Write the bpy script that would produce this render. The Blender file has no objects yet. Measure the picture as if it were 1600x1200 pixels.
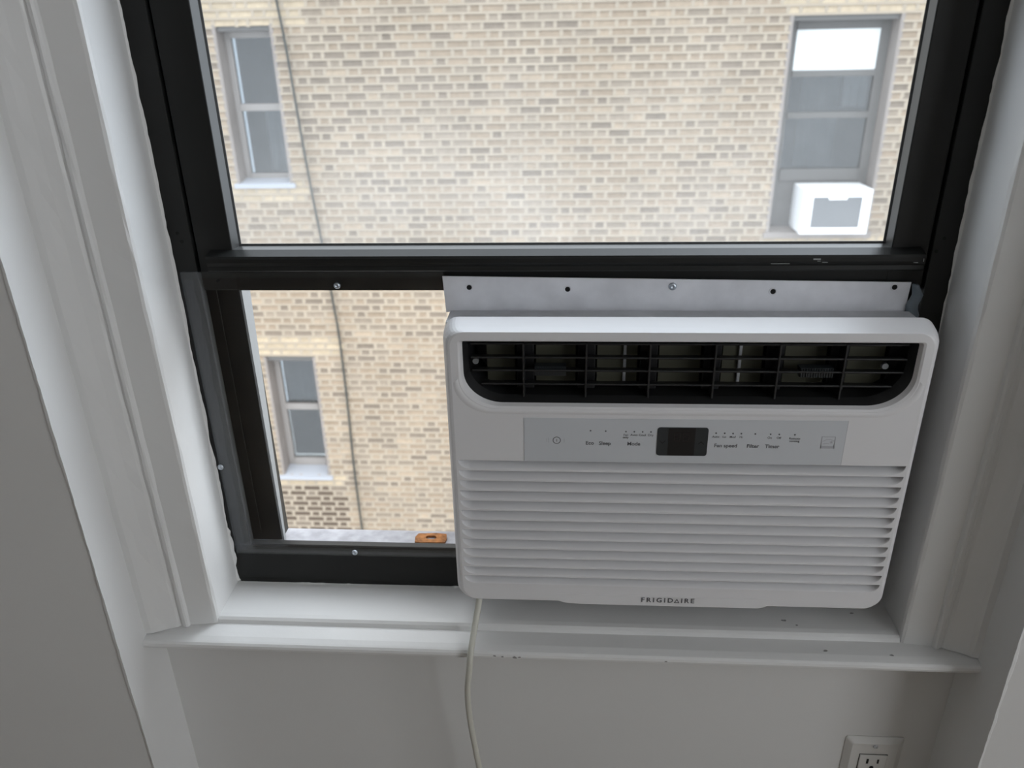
import bpy, bmesh, math, random
from mathutils import Vector, Matrix
random.seed(7)
S = bpy.context.scene
C = S.collection

# ------------------------------------------------------------------ camera
cam_d = bpy.data.cameras.new('camera')
cam_d.sensor_width = 36.0
cam_d.lens = 27.0
cam_d.clip_start = 0.02
cam = bpy.data.objects.new('camera', cam_d)
C.objects.link(cam)
PITCH, YAW, ROLL = math.radians(24.37), math.radians(-4.09), math.radians(1.25)
fwd = Vector((math.sin(YAW)*math.cos(PITCH), math.cos(YAW)*math.cos(PITCH), -math.sin(PITCH)))
rt = Vector((math.cos(YAW), -math.sin(YAW), 0))
dn = fwd.cross(rt)
rt2 = math.cos(ROLL)*rt + math.sin(ROLL)*dn
dn2 = -math.sin(ROLL)*rt + math.cos(ROLL)*dn
m = Matrix((rt2, -dn2, -fwd)).transposed().to_4x4()
m.translation = Vector((0, -0.77, 1.35))
cam.matrix_world = m
cam_d.dof.use_dof = True
cam_d.dof.focus_distance = 0.85
cam_d.dof.aperture_fstop = 7.0
S.camera = cam

# ------------------------------------------------------------------ sky, exposure
SKY = 4.4
w = bpy.data.worlds.new('overcast_sky')
S.world = w
w.use_nodes = True
nt = w.node_tree
nt.nodes.clear()
wo = nt.nodes.new('ShaderNodeOutputWorld')
wb = nt.nodes.new('ShaderNodeBackground')
tc = nt.nodes.new('ShaderNodeTexCoord')
sp = nt.nodes.new('ShaderNodeSeparateXYZ')
rp = nt.nodes.new('ShaderNodeValToRGB')
rp.color_ramp.elements[0].position = 0.0
rp.color_ramp.elements[0].color = (0.62, 0.66, 0.70, 1)
rp.color_ramp.elements[1].position = 1.0
rp.color_ramp.elements[1].color = (0.95, 0.98, 1.0, 1)
nt.links.new(tc.outputs['Generated'], sp.inputs[0])
nt.links.new(sp.outputs['Z'], rp.inputs[0])
nt.links.new(rp.outputs[0], wb.inputs['Color'])
wb.inputs['Strength'].default_value = SKY
nt.links.new(wb.outputs[0], wo.inputs[0])
S.view_settings.view_transform = 'Standard'
S.view_settings.look = 'None'
S.view_settings.exposure = 0.0
S.view_settings.gamma = 1.0
S.view_settings.use_curve_mapping = False


def area(name, loc, target, sx, sy, power, col):
    l = bpy.data.lights.new(name, 'AREA')
    l.shape = 'RECTANGLE'; l.size = sx; l.size_y = sy
    l.energy = power; l.color = col
    o = bpy.data.objects.new(name, l); C.objects.link(o)
    o.location = loc
    o.rotation_euler = (Vector(target)-Vector(loc)).to_track_quat('-Z', 'Y').to_euler()
    return o


# soft sun behind thin cloud, high to the right beyond the end of the opposite building
sun_d = bpy.data.lights.new('hazy_sun', 'SUN')
sun_d.energy = 5.4
sun_d.angle = math.radians(50)
sun_d.color = (.86, .93, 1.0)
sun = bpy.data.objects.new('hazy_sun', sun_d); C.objects.link(sun)
sun.rotation_euler = Vector((-.50, -.32, -.80)).to_track_quat('-Z', 'Y').to_euler()

# added fill lamp in an assumed second window (right-hand wall behind the camera)
area('added_side_fill', (1.97, -1.75, 1.45), (0.9, -1.70, 1.33), 1.5, 1.5, 6, (1.0, 0.97, 0.95))

# ------------------------------------------------------------------ helpers
ORG = {}


def empty(name, loc):
    o = bpy.data.objects.new(name, None)
    o.empty_display_size = 0.05
    C.objects.link(o); o.location = loc
    ORG[o] = Vector(loc)
    return o


def tag(o, label=None, cat=None, group=None, kind=None):
    if label: o['label'] = label
    if cat: o['category'] = cat
    if group: o['group'] = group
    if kind: o['kind'] = kind
    return o


def link(name, me, mat, parent=None, origin=None):
    """link mesh data (vertices in world space) as one object"""
    if mat is not None and not me.materials:
        me.materials.append(mat)
    o = bpy.data.objects.new(name, me)
    C.objects.link(o)
    org = Vector(origin) if origin is not None else (ORG[parent] if parent else Vector((0, 0, 0)))
    me.transform(Matrix.Translation(-org))
    ORG[o] = org
    if parent:
        o.parent = parent
        o.location = org-ORG[parent]
    else:
        o.location = org
    return o


def obj(name, bm, mat, parent=None, origin=None, smooth=False):
    bmesh.ops.recalc_face_normals(bm, faces=bm.faces)
    me = bpy.data.meshes.new(name)
    bm.to_mesh(me); bm.free()
    if smooth:
        for p in me.polygons: p.use_smooth = True
    return link(name, me, mat, parent, origin)


def inst(src, name, loc, parent):
    """a copy of src (shared mesh data) whose own origin lies at world loc"""
    o = bpy.data.objects.new(name, src.data)
    C.objects.link(o)
    o.parent = parent
    o.location = Vector(loc)-(ORG[parent] if parent else Vector((0, 0, 0)))
    ORG[o] = Vector(loc)
    return o


def box(bm, x0, x1, y0, y1, z0, z1):
    vs = [bm.verts.new(p) for p in ((x0, y0, z0), (x1, y0, z0), (x1, y1, z0), (x0, y1, z0), (x0, y0, z1), (x1, y0, z1), (x1, y1, z1), (x0, y1, z1))]
    for f in ((3, 2, 1, 0), (4, 5, 6, 7), (0, 1, 5, 4), (1, 2, 6, 5), (2, 3, 7, 6), (3, 0, 4, 7)):
        bm.faces.new([vs[i] for i in f])
    return vs


def bbox(*a, bev=0.001, seg=2):
    bm = bmesh.new(); box(bm, *a)
    if bev:
        bmesh.ops.bevel(bm, geom=bm.edges[:], offset=bev, segments=seg, affect='EDGES', profile=0.5)
    return bm


def boxes(*lst):
    bm = bmesh.new()
    for a in lst: box(bm, *a)
    return bm


def prism(bm, pts, axis, a0, a1, cap=True):
    """closed 2-D outline swept along an axis: 'x' -> pts are (y,z); 'z' -> (x,y); 'y' -> (x,z)"""
    def mk(p, a):
        if axis == 'x': return (a, p[0], p[1])
        if axis == 'z': return (p[0], p[1], a)
        return (p[0], a, p[1])
    A = [bm.verts.new(mk(p, a0)) for p in pts]
    B = [bm.verts.new(mk(p, a1)) for p in pts]
    n = len(pts)
    for i in range(n):
        bm.faces.new((A[i], A[(i+1) % n], B[(i+1) % n], B[i]))
    if cap:
        bm.faces.new(A); bm.faces.new(list(reversed(B)))


def swept(pts, axis, a0, a1):
    bm = bmesh.new(); prism(bm, pts, axis, a0, a1); return bm


def tube(bm, path, r, n=12, cap=True):
    path = [Vector(p) for p in path]
    rings = []
    up = Vector((0, 1, 0))
    for i, p in enumerate(path):
        t = (path[min(i+1, len(path)-1)]-path[max(i-1, 0)]).normalized()
        u = up if abs(t.dot(up)) < .95 else Vector((1, 0, 0))
        a = t.cross(u).normalized(); b = t.cross(a).normalized()
        rings.append([bm.verts.new(p+r*(math.cos(2*math.pi*k/n)*a+math.sin(2*math.pi*k/n)*b)) for k in range(n)])
    for i in range(len(rings)-1):
        for k in range(n):
            bm.faces.new((rings[i][k], rings[i][(k+1) % n], rings[i+1][(k+1) % n], rings[i+1][k]))
    if cap:
        bm.faces.new(rings[0]); bm.faces.new(list(reversed(rings[-1])))


def spline(pts, n=10):
    """Catmull-Rom through the points"""
    P = [Vector(p) for p in pts]
    P = [2*P[0]-P[1]]+P+[2*P[-1]-P[-2]]
    out = []
    for i in range(1, len(P)-2):
        for k in range(n):
            t = k/n
            out.append(0.5*((2*P[i])+(P[i+1]-P[i-1])*t+(2*P[i-1]-5*P[i]+4*P[i+1]-P[i+2])*t*t+(3*P[i]-P[i-1]-3*P[i+1]+P[i+2])*t**3))
    out.append(P[-2])
    return out


def loops(bm, L, close=True):
    """skin a list of equally long vertex rings"""
    R = [[bm.verts.new(p) for p in ring] for ring in L]
    n = len(R[0])
    for i in range(len(R)-1):
        for k in range(n if close else n-1):
            bm.faces.new((R[i][k], R[i][(k+1) % n], R[i+1][(k+1) % n], R[i+1][k]))
    return R


def rrect(x0, x1, z0, z1, rbl, rbr, rtr, rtl, n=6):
    """rounded rectangle outline in (x,z), counter-clockwise"""
    out = []
    for cx, cz, r, a in ((x0+rbl, z0+rbl, rbl, 180), (x1-rbr, z0+rbr, rbr, 270), (x1-rtr, z1-rtr, rtr, 0), (x0+rtl, z1-rtl, rtl, 90)):
        for k in range(n+1):
            t = math.radians(a+90*k/n)
            out.append((cx+r*math.cos(t), cz+r*math.sin(t)))
    return out


def disc(bm, x, y, z, r, n=16):
    bm.faces.new([bm.verts.new((x+r*math.cos(2*math.pi*k/n), y, z+r*math.sin(2*math.pi*k/n))) for k in range(n)])


def cyl_y(bm, x, z, r, y0, y1, n=20):
    prism(bm, [(x+r*math.cos(2*math.pi*k/n), z+r*math.sin(2*math.pi*k/n)) for k in range(n)], 'y', y0, y1)


# ------------------------------------------------------------------ materials
def srgb(r, g, b):
    f = lambda c: (c/255/12.92) if c/255 <= .04045 else ((c/255+.055)/1.055)**2.4
    return (f(r), f(g), f(b), 1)


def mat(name, col, rough=.5, metal=0., bump=0., bscale=60., var=0., vscale=8., spec=.5, coat=0.):
    M = bpy.data.materials.new(name); M.use_nodes = True
    n = M.node_tree; b = n.nodes['Principled BSDF']
    b.inputs['Base Color'].default_value = col
    b.inputs['Roughness'].default_value = rough
    b.inputs['Metallic'].default_value = metal
    b.inputs['Specular IOR Level'].default_value = spec
    b.inputs['Coat Weight'].default_value = coat
    g = n.nodes.new('ShaderNodeNewGeometry')
    if bump:
        t = n.nodes.new('ShaderNodeTexNoise'); t.inputs['Scale'].default_value = bscale; t.inputs['Detail'].default_value = 4
        n.links.new(g.outputs['Position'], t.inputs['Vector'])
        u = n.nodes.new('ShaderNodeBump'); u.inputs['Strength'].default_value = bump; u.inputs['Distance'].default_value = .002
        n.links.new(t.outputs[0], u.inputs['Height']); n.links.new(u.outputs[0], b.inputs['Normal'])
    if var:
        t = n.nodes.new('ShaderNodeTexNoise'); t.inputs['Scale'].default_value = vscale; t.inputs['Detail'].default_value = 5
        n.links.new(g.outputs['Position'], t.inputs['Vector'])
        r = n.nodes.new('ShaderNodeMapRange'); r.inputs['From Min'].default_value = .3; r.inputs['From Max'].default_value = .7
        r.inputs['To Min'].default_value = 1-var; r.inputs['To Max'].default_value = 1+var*.3
        n.links.new(t.outputs[0], r.inputs[0])
        x = n.nodes.new('ShaderNodeMix'); x.data_type = 'RGBA'; x.blend_type = 'MULTIPLY'; x.inputs[0].default_value = 1
        x.inputs['A'].default_value = col
        n.links.new(r.outputs[0], x.inputs['B']); n.links.new(x.outputs['Result'], b.inputs['Base Color'])
    return M


M = {}
M['paint'] = mat('white_gloss_paint', (.72, .72, .715, 1), .38, bump=.18, bscale=45, var=.035, vscale=5)
M['wall'] = mat('wall_paint', (.66, .655, .645, 1), .62, bump=.12, bscale=60, var=.03, vscale=3)
M['ceil'] = mat('ceiling_paint', (.8, .8, .79, 1), .8)
M['floor'] = mat('oak_floor', (.31, .245, .18, 1), .45, var=.3, vscale=6)
M['black'] = mat('black_anodised_aluminium', (.0105, .011, .0105, 1), .46, spec=.35, bump=.03, bscale=200, var=.25, vscale=20)
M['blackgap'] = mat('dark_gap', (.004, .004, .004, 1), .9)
M['bead'] = mat('grey_glazing_bead', (.13, .13, .128, 1), .35, metal=.6)
M['rubber'] = mat('dark_gasket', (.02, .02, .02, 1), .6)
M['white'] = mat('white_plastic', (.74, .735, .75, 1), .45)
M['cabinet'] = mat('grey_painted_sheet_metal', (.56, .57, .60, 1), .5, var=.2, vscale=30)
M['plate'] = mat('scuffed_grey_metal_plate', (.80, .81, .86, 1), .4, var=.16, vscale=26)
M['label'] = mat('silver_grey_label', (.58, .60, .63, 1), .45)
M['ink'] = mat('dark_grey_print', (.10, .10, .11, 1), .6)
M['ink2'] = mat('pale_grey_print', (.42, .42, .45, 1), .6)
M['disp'] = mat('dark_display_window', (.022, .027, .031, 1), .4)
M['disp2'] = mat('black_display_glass', (.003, .003, .004, 1), .45)
M['seg'] = mat('unlit_segments', (.016, .010, .011, 1), .4)
M['vent'] = mat('black_vent_plastic', (.011, .011, .012, 1), .5)
M['coil'] = mat('olive_evaporator_foam', (.12, .118, .085, 1), .8, var=.25, vscale=20)
M['screw'] = mat('zinc_screw', (.55, .60, .66, 1), .3, metal=.9)
M['hole'] = mat('screw_hole', (.004, .004, .004, 1), .9)
M['cord'] = mat('grey_white_cord', (.56, .55, .49, 1), .45)
M['ledge'] = mat('weathered_grey_ledge', (.40, .395, .42, 1), .7, var=.25, vscale=70)
M['rust'] = mat('orange_rust', (.50, .20, .06, 1), .85, bump=.5, bscale=300, var=.6, vscale=120)
M['strip'] = mat('pale_weather_strip', (.30, .31, .315, 1), .5)
M['sock'] = mat('outlet_plastic', (.62, .61, .59, 1), .4)
M['ext'] = mat('opposite_window_frame', (.115, .11, .105, 1), .6)
M['extlight'] = mat('opposite_pale_frame', (.27, .25, .235, 1), .6)
M['jamb'] = mat('opposite_jamb_boards', (.25, .22, .20, 1), .7, var=.15, vscale=3)
M['glassdark'] = mat('opposite_pane', (.07, .08, .09, 1), .06, spec=.6)
M['blind'] = mat('white_roller_blind', (.80, .83, .82, 1), .8)
M['curtain'] = mat('grey_curtain', (.30, .31, .315, 1), .9, var=.15, vscale=4)
M['cable'] = mat('black_cable', (.03, .035, .033, 1), .6)
M['sillstone'] = mat('pale_blue_grey_sill', (.36, .375, .41, 1), .7)
M['unit'] = mat('white_unit_casing', (.86, .87, .88, 1), .5)
M['unitgrille'] = mat('grey_unit_grille', (.20, .205, .21, 1), .6)
M['ground'] = mat('courtyard_concrete', (.34, .33, .31, 1), .9, var=.2, vscale=1)
M['chip'] = mat('grey_paint_chip', (.27, .265, .26, 1), .8)
M['blue'] = mat('pale_blue_plastic', (.17, .21, .25, 1), .35)


def brick_material():
    Mx = bpy.data.materials.new('buff_brick'); Mx.use_nodes = True
    n = Mx.node_tree; b = n.nodes['Principled BSDF']; b.inputs['Roughness'].default_value = .9
    b.inputs['Specular IOR Level'].default_value = .2
    a = n.nodes.new('ShaderNodeAttribute'); a.attribute_name = 'tint'
    g = n.nodes.new('ShaderNodeNewGeometry')
    t = n.nodes.new('ShaderNodeTexNoise'); t.inputs['Scale'].default_value = 30; t.inputs['Detail'].default_value = 3
    n.links.new(g.outputs['Position'], t.inputs['Vector'])
    r = n.nodes.new('ShaderNodeMapRange'); r.inputs['To Min'].default_value = .75; r.inputs['To Max'].default_value = 1.2
    n.links.new(t.outputs[0], r.inputs[0])
    x = n.nodes.new('ShaderNodeMix'); x.data_type = 'RGBA'; x.blend_type = 'MULTIPLY'; x.inputs[0].default_value = 1
    n.links.new(a.outputs['Color'], x.inputs['A']); n.links.new(r.outputs[0], x.inputs['B'])
    n.links.new(x.outputs['Result'], b.inputs['Base Color'])
    return Mx


M['brick'] = brick_material()
M['mortar'] = mat('pale_mortar', (.365, .308, .238, 1), .95, var=.12, vscale=3)


def wallfar_material():
    Mx = bpy.data.materials.new('far_brickwork'); Mx.use_nodes = True
    n = Mx.node_tree; b = n.nodes['Principled BSDF']; b.inputs['Roughness'].default_value = .9
    g = n.nodes.new('ShaderNodeNewGeometry'); s = n.nodes.new('ShaderNodeSeparateXYZ'); c = n.nodes.new('ShaderNodeCombineXYZ')
    n.links.new(g.outputs['Position'], s.inputs[0]); n.links.new(s.outputs['X'], c.inputs['X']); n.links.new(s.outputs['Z'], c.inputs['Y'])
    t = n.nodes.new('ShaderNodeTexBrick')
    t.inputs['Color1'].default_value = (.27, .21, .14, 1); t.inputs['Color2'].default_value = (.21, .17, .115, 1); t.inputs['Mortar'].default_value = (.36, .295, .21, 1)
    t.inputs['Scale'].default_value = 1; t.inputs['Brick Width'].default_value = .2; t.inputs['Row Height'].default_value = .0654; t.inputs['Mortar Size'].default_value = .009
    n.links.new(c.outputs[0], t.inputs['Vector']); n.links.new(t.outputs['Color'], b.inputs['Base Color'])
    return Mx


M['farbrick'] = wallfar_material()


def clear_material(name, tint, gloss, dirt=None):
    Mx = bpy.data.materials.new(name); Mx.use_nodes = True
    n = Mx.node_tree; n.nodes.clear()
    o = n.nodes.new('ShaderNodeOutputMaterial')
    t = n.nodes.new('ShaderNodeBsdfTransparent'); t.inputs[0].default_value = tint
    g = n.nodes.new('ShaderNodeBsdfGlossy'); g.inputs['Roughness'].default_value = .03
    # Schlick reflectance, the same from both sides of a thin sheet
    gg = n.nodes.new('ShaderNodeNewGeometry'); dt = n.nodes.new('ShaderNodeVectorMath'); dt.operation = 'DOT_PRODUCT'
    n.links.new(gg.outputs['Incoming'], dt.inputs[0]); n.links.new(gg.outputs['Normal'], dt.inputs[1])
    ab = n.nodes.new('ShaderNodeMath'); ab.operation = 'ABSOLUTE'; n.links.new(dt.outputs['Value'], ab.inputs[0])
    iv = n.nodes.new('ShaderNodeMath'); iv.operation = 'SUBTRACT'; iv.use_clamp = True; iv.inputs[0].default_value = 1; n.links.new(ab.outputs[0], iv.inputs[1])
    p5 = n.nodes.new('ShaderNodeMath'); p5.operation = 'POWER'; p5.inputs[1].default_value = 5; n.links.new(iv.outputs[0], p5.inputs[0])
    k = n.nodes.new('ShaderNodeMath'); k.operation = 'MULTIPLY_ADD'; k.use_clamp = True; k.inputs[1].default_value = .9; k.inputs[2].default_value = .05*gloss
    n.links.new(p5.outputs[0], k.inputs[0])
    mx = n.nodes.new('ShaderNodeMixShader')
    n.links.new(k.outputs[0], mx.inputs[0]); n.links.new(t.outputs[0], mx.inputs[1]); n.links.new(g.outputs[0], mx.inputs[2])
    last = mx
    if dirt:
        # dust film on the glass: mottled, thicker where rain leaves it along the bottom of the pane
        z0, z1, lo, hi = dirt
        ge = n.nodes.new('ShaderNodeNewGeometry'); s = n.nodes.new('ShaderNodeSeparateXYZ'); n.links.new(ge.outputs['Position'], s.inputs[0])
        r = n.nodes.new('ShaderNodeMapRange'); r.interpolation_type = 'SMOOTHSTEP'
        r.inputs['From Min'].default_value = z1; r.inputs['From Max'].default_value = z0
        r.inputs['To Min'].default_value = lo; r.inputs['To Max'].default_value = hi
        n.links.new(s.outputs['Z'], r.inputs[0])
        no = n.nodes.new('ShaderNodeTexNoise'); no.inputs['Scale'].default_value = 6; no.inputs['Detail'].default_value = 3; n.links.new(ge.outputs['Position'], no.inputs['Vector'])
        n2 = n.nodes.new('ShaderNodeTexNoise'); n2.inputs['Scale'].default_value = 90; n2.inputs['Detail'].default_value = 2; n.links.new(ge.outputs['Position'], n2.inputs['Vector'])
        ra = n.nodes.new('ShaderNodeMapRange'); ra.inputs['From Min'].default_value = .3; ra.inputs['From Max'].default_value = .7; ra.inputs['To Min'].default_value = .6; ra.inputs['To Max'].default_value = 1.35; n.links.new(no.outputs[0], ra.inputs[0])
        rb = n.nodes.new('ShaderNodeMapRange'); rb.inputs['From Min'].default_value = .3; rb.inputs['From Max'].default_value = .7; rb.inputs['To Min'].default_value = .93; rb.inputs['To Max'].default_value = 1.07; n.links.new(n2.outputs[0], rb.inputs[0])
        p1 = n.nodes.new('ShaderNodeMath'); p1.operation = 'MULTIPLY'; n.links.new(r.outputs[0], p1.inputs[0]); n.links.new(ra.outputs[0], p1.inputs[1])
        p2 = n.nodes.new('ShaderNodeMath'); p2.operation = 'MULTIPLY'; p2.use_clamp = True; n.links.new(p1.outputs[0], p2.inputs[0]); n.links.new(rb.outputs[0], p2.inputs[1])
        tr = n.nodes.new('ShaderNodeBsdfTranslucent'); tr.inputs[0].default_value = (.86, .89, .92, 1)
        m2 = n.nodes.new('ShaderNodeMixShader')
        n.links.new(p2.outputs[0], m2.inputs[0]); n.links.new(mx.outputs[0], m2.inputs[1]); n.links.new(tr.outputs[0], m2.inputs[2])
        last = m2
    n.links.new(last.outputs[0], o.inputs[0])
    return Mx


M['pane'] = clear_material('dusty_window_glass', (.73, .765, .80, 1), .7, dirt=(1.15, 1.40, .03, .13))
M['paneclean'] = clear_material('window_glass', (.95, .96, .955, 1), .8)
M['acrylic'] = clear_material('clear_acrylic', (.97, .975, .98, 1), .9)


def film_material():
    Mx = bpy.data.materials.new('bluish_film'); Mx.use_nodes = True
    n = Mx.node_tree; b = n.nodes['Principled BSDF']
    b.inputs['Base Color'].default_value = (.55, .62, .74, 1); b.inputs['Roughness'].default_value = .25
    t = n.nodes.new('ShaderNodeBsdfTransparent'); x = n.nodes.new('ShaderNodeMixShader'); x.inputs[0].default_value = .055
    n.links.new(t.outputs[0], x.inputs[1]); n.links.new(b.outputs[0], x.inputs[2]); n.links.new(x.outputs[0], n.nodes['Material Output'].inputs[0])
    return Mx


M['film'] = film_material()

# ================================================================== THE ROOM
XL, XR = -.495, .466          # sides of the window niche
YW = -.136                    # room face of the wall
YP = -.056                    # face of the panel below the sill
RX0, RX1, RY0, H = -2.3, 1.9, -3.8, 2.6
FX0, FX1 = -.413, .388        # outer edges of the black window frame
ZS = .719                     # back of the sill
ZT = 2.12                     # top of the window

wf = obj('wall_front', boxes((RX0, XL, YW, .20, 0, H), (XR, RX1, YW, .20, 0, H), (XL, XR, YW, .20, ZT+.08, H), (XL, XR, YP, .068, 0, .695)), M['wall'])
tag(wf, 'pale painted wall with a niche around the window and panel below', 'wall', kind='structure')
bm = wf.data
tag(obj('wall_left', boxes((RX0-.1, RX0, RY0, YW, 0, H)), M['wall']), 'plain painted wall at the left side of the room', 'wall', kind='structure')
WY0, WY1, WZ0, WZ1 = -2.55, -.95, .65, 2.25   # assumed second window opening, out of view, letting in side light
tag(obj('wall_right', boxes((RX1, RX1+.12, RY0, WY0, 0, H), (RX1, RX1+.12, WY1, YW, 0, H), (RX1, RX1+.12, WY0, WY1, 0, WZ0), (RX1, RX1+.12, WY0, WY1, WZ1, H)), M['wall']), 'painted side wall with an assumed wide window opening', 'wall', kind='structure')
tag(obj('wall_back', boxes((RX0-.1, RX1+.12, RY0-.1, RY0, 0, H)), M['wall']), 'plain painted wall behind the viewer', 'wall', kind='structure')
tag(obj('floor', boxes((RX0-.1, RX1+.12, RY0-.1, .20, -.1, 0)), M['floor']), 'brown wooden floor of the room', 'floor', kind='structure')
tag(obj('ceiling', boxes((RX0-.1, RX1+.12, RY0-.1, .20, H, H+.1)), M['ceil']), 'plain white ceiling of the room', 'ceiling', kind='structure')
sw = empty('assumed_window_2', (RX1+.05, (WY0+WY1)/2, WZ0))  # unseen window, assumed from light falling in from the right
tag(sw, 'assumed wide side window in the right wall of the room', 'window', kind='structure')
ym = (WY0+WY1)/2
for a_ in ((RX1+.03, RX1+.07, WY0, WY0+.04, WZ0, WZ1), (RX1+.03, RX1+.07, WY1-.04, WY1, WZ0, WZ1), (RX1+.03, RX1+.07, ym-.025, ym+.025, WZ0, WZ1), (RX1+.03, RX1+.07, WY0, WY1, WZ0, WZ0+.04), (RX1+.03, RX1+.07, WY0, WY1, WZ1-.04, WZ1)):
    obj('frame_bar', boxes(a_), M['paint'], sw)


def casing_profile(x_in, x_out):
    s = 1 if x_out > x_in else -1
    w = abs(x_out-x_in)
    P = [(0, .03), (0, -.062), (.0012, -.0655), (.004, -.067), (.033, -.070), (.0345, -.0735), (.0365, -.0748), (.040, -.0745), (.0415, -.0725),
         (.044, -.0722), (.047, -.0745), (.058, -.0790), (.066, -.0830), (w-.008, -.0864), (w, -.0875), (w, .03)]
    return [(x_in+s*a, b) for a, b in P]


def casing(name, x_in, x_out, label):
    bm = bmesh.new()
    prof = casing_profile(x_in, x_out)
    n = 60
    zs = [.709+(ZT-.709)*i/n for i in range(n+1)]
    rings = []
    rr = random.Random(3 if x_in < 0 else 5)
    for z in zs:                     # hand-painted edges waver a little
        j = [(x+rr.uniform(-.0004, .0004), y+rr.uniform(-.0004, .0004)) for x, y in prof]
        j[0] = prof[0]; j[-1] = prof[-1]; j[-2] = prof[-2]
        rings.append([(x, y, z) for x, y in j])
    R = loops(bm, rings)
    bm.faces.new(R[0]); bm.faces.new(list(reversed(R[-1])))
    o = obj(name, bm, M['paint'], smooth=False)
    tag(o, label, 'window casing', kind='structure')
    # ragged paint line where brush strokes ran onto the black frame
    bm = bmesh.new()
    s = 1 if x_in < 0 else -1
    a = []; b = []
    wv = .0012
    for i in range(241):
        z = ZS+.002+(ZT-ZS-.002)*i/240
        wv = min(.0032, max(.0002, wv+rr.uniform(-.0008, .0008)))
        if z < .80 and x_in < 0: ww = wv+rr.uniform(0, .003)
        else: ww = wv
        a.append(bm.verts.new((x_in-s*.001, -.0024, z))); b.append(bm.verts.new((x_in+s*ww, -.0004, z)))
    for i in range(240):
        bm.faces.new((a[i], b[i], b[i+1], a[i+1]))
    obj('paint_edge', bm, M['paint'], o)
    return o


casing('trim_1', FX0, XL, 'white painted moulded casing on the left side of the window')
casing('trim_2', FX1, XR, 'white painted moulded casing on the right side of the window')
tag(obj('trim_3', boxes((XL, XR, -.0875, .03, ZT, ZT+.08)), M['paint']), 'white painted casing across the head of the window', 'window casing', kind='structure')

# niche jambs are the wall itself but painted like the trim: thin linings
NP = bmesh.new(); box(NP, XL-.0005, XL+.0012, YW-.0015, YP, 0, ZT+.08)
tag(obj('trim_4', NP, M['paint']), 'white painted left side of the niche beside the window casing', 'niche side', kind='structure')
NP = bmesh.new(); box(NP, XR-.0012, XR+.0005, YW-.0015, YP, 0, ZT+.08)
tag(obj('trim_5', NP, M['paint']), 'white painted right side of the niche beside the window casing', 'niche side', kind='structure')

for xc_, sg in ((XR, 1), (XL, -1)):
    bm = bmesh.new(); rr = random.Random(17+sg); a = []; b = []; c = []; d = []
    wv = .0015
    for i in range(261):
        z = .02+(ZT-.02)*i/260
        wv = min(.0042, max(.0006, wv+rr.uniform(-.0011, .0011)))
        h_ = rr.uniform(.0003, .0012)
        a.append(bm.verts.new((xc_-sg*.0013, YW+wv*.6, z))); b.append(bm.verts.new((xc_-sg*.0014, YW-.0015-h_, z)))
        c.append(bm.verts.new((xc_+sg*wv*.5, YW-.0010-h_, z))); d.append(bm.verts.new((xc_+sg*wv*(1 if sg > 0 else .4), YW, z)))
    for i in range(260):
        for p, q in ((a, b), (b, c), (c, d)): bm.faces.new((p[i], q[i], q[i+1], p[i+1]))
    obj('paint_ridge', bm, M['paint'], wf)

# sill: upper step between the jambs, lower nosing with horns
bm = bmesh.new()
prism(bm, [(.02, .700), (.02, ZS+.001), (0, ZS+.0005), (-.020, ZS-.0005), (-.056, ZS-.002), (-.0615, ZS-.003), (-.0645, ZS-.0055), (-.066, ZS-.010), (-.066, .700)], 'x', FX0, FX1)
nose = [(-.052, .695), (-.052, .7095), (-.070, .7088), (-.086, .7075), (-.092, .706)]
for k in range(1, 7):
    t = math.radians(90-30*k); nose.append((-.0915-.0062*math.cos(t), .6998+.0062*math.sin(t)))
nose += [(-.088, .6932), (-.062, .693)]
prism(bm, nose, 'x', XL+.0012, XR-.0012)
sill = obj('trim_6', bm, M['paint'])
tag(sill, 'white painted stepped window sill with rounded nosing', 'window sill', kind='structure')
# ragged paint along the foot of the black bottom rail
bm = bmesh.new(); a = []; b = []; wv = .001; rr = random.Random(9)
for i in range(201):
    x = FX0+(FX1-FX0)*i/200
    wv = min(.003, max(.0003, wv+rr.uniform(-.0007, .0007)))
    a.append(bm.verts.new((x, -.006, ZS-.0005))); b.append(bm.verts.new((x, -.0004, ZS+wv)))
for i in range(200): bm.faces.new((a[i], a[i+1], b[i+1], b[i]))
obj('paint_edge', bm, M['paint'], sill)
# small chips and specks in the sill paint
rr = random.Random(31)
for x, y, z, r in ((-.075, -.0975, .7010, .0016), (-.066, -.0977, .7002, .0011), (-.052, -.0978, .6998, .0022), (-.046, -.0977, .7002, .0012), (.262, -.045, .7182, .0018), (.275, -.052, .7178, .0012), (.345, -.030, .7186, .0014), (.300, -.082, .7086, .0018), (.372, -.086, .7083, .0016), (.120, -.0976, .7005, .0012)):
    bm = bmesh.new(); n_ = 8
    on_top = z > .705
    p_ = []
    for k in range(n_):
        t = 2*math.pi*k/n_; q_ = r*rr.uniform(.6, 1.2)
        p_.append((x+1.5*q_*math.cos(t), y+(.8*q_*math.sin(t) if on_top else 0), z+(0 if on_top else .7*q_*math.sin(t))))
    A_ = [bm.verts.new(p) for p in p_]
    B_ = [bm.verts.new((p[0], p[1]+(0 if on_top else -.0005), p[2]+(.0004 if on_top else 0))) for p in p_]
    bm.faces.new(B_)
    for k in range(n_): bm.faces.new((A_[k], A_[(k+1) % n_], B_[(k+1) % n_], B_[k]))
    obj('paint_chip', bm, M['chip'], sill)
# apron moulding under the nosing
tag(obj('trim_7', swept([(YP+.01, .6935), (YP-.007, .6935), (YP-.007, .684), (YP-.005, .681), (YP-.0005, .680), (YP+.01, .680)], 'x', XL+.0012, XR-.0012), M['paint']), 'narrow white apron strip under the sill nosing', 'apron', kind='structure')
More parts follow.
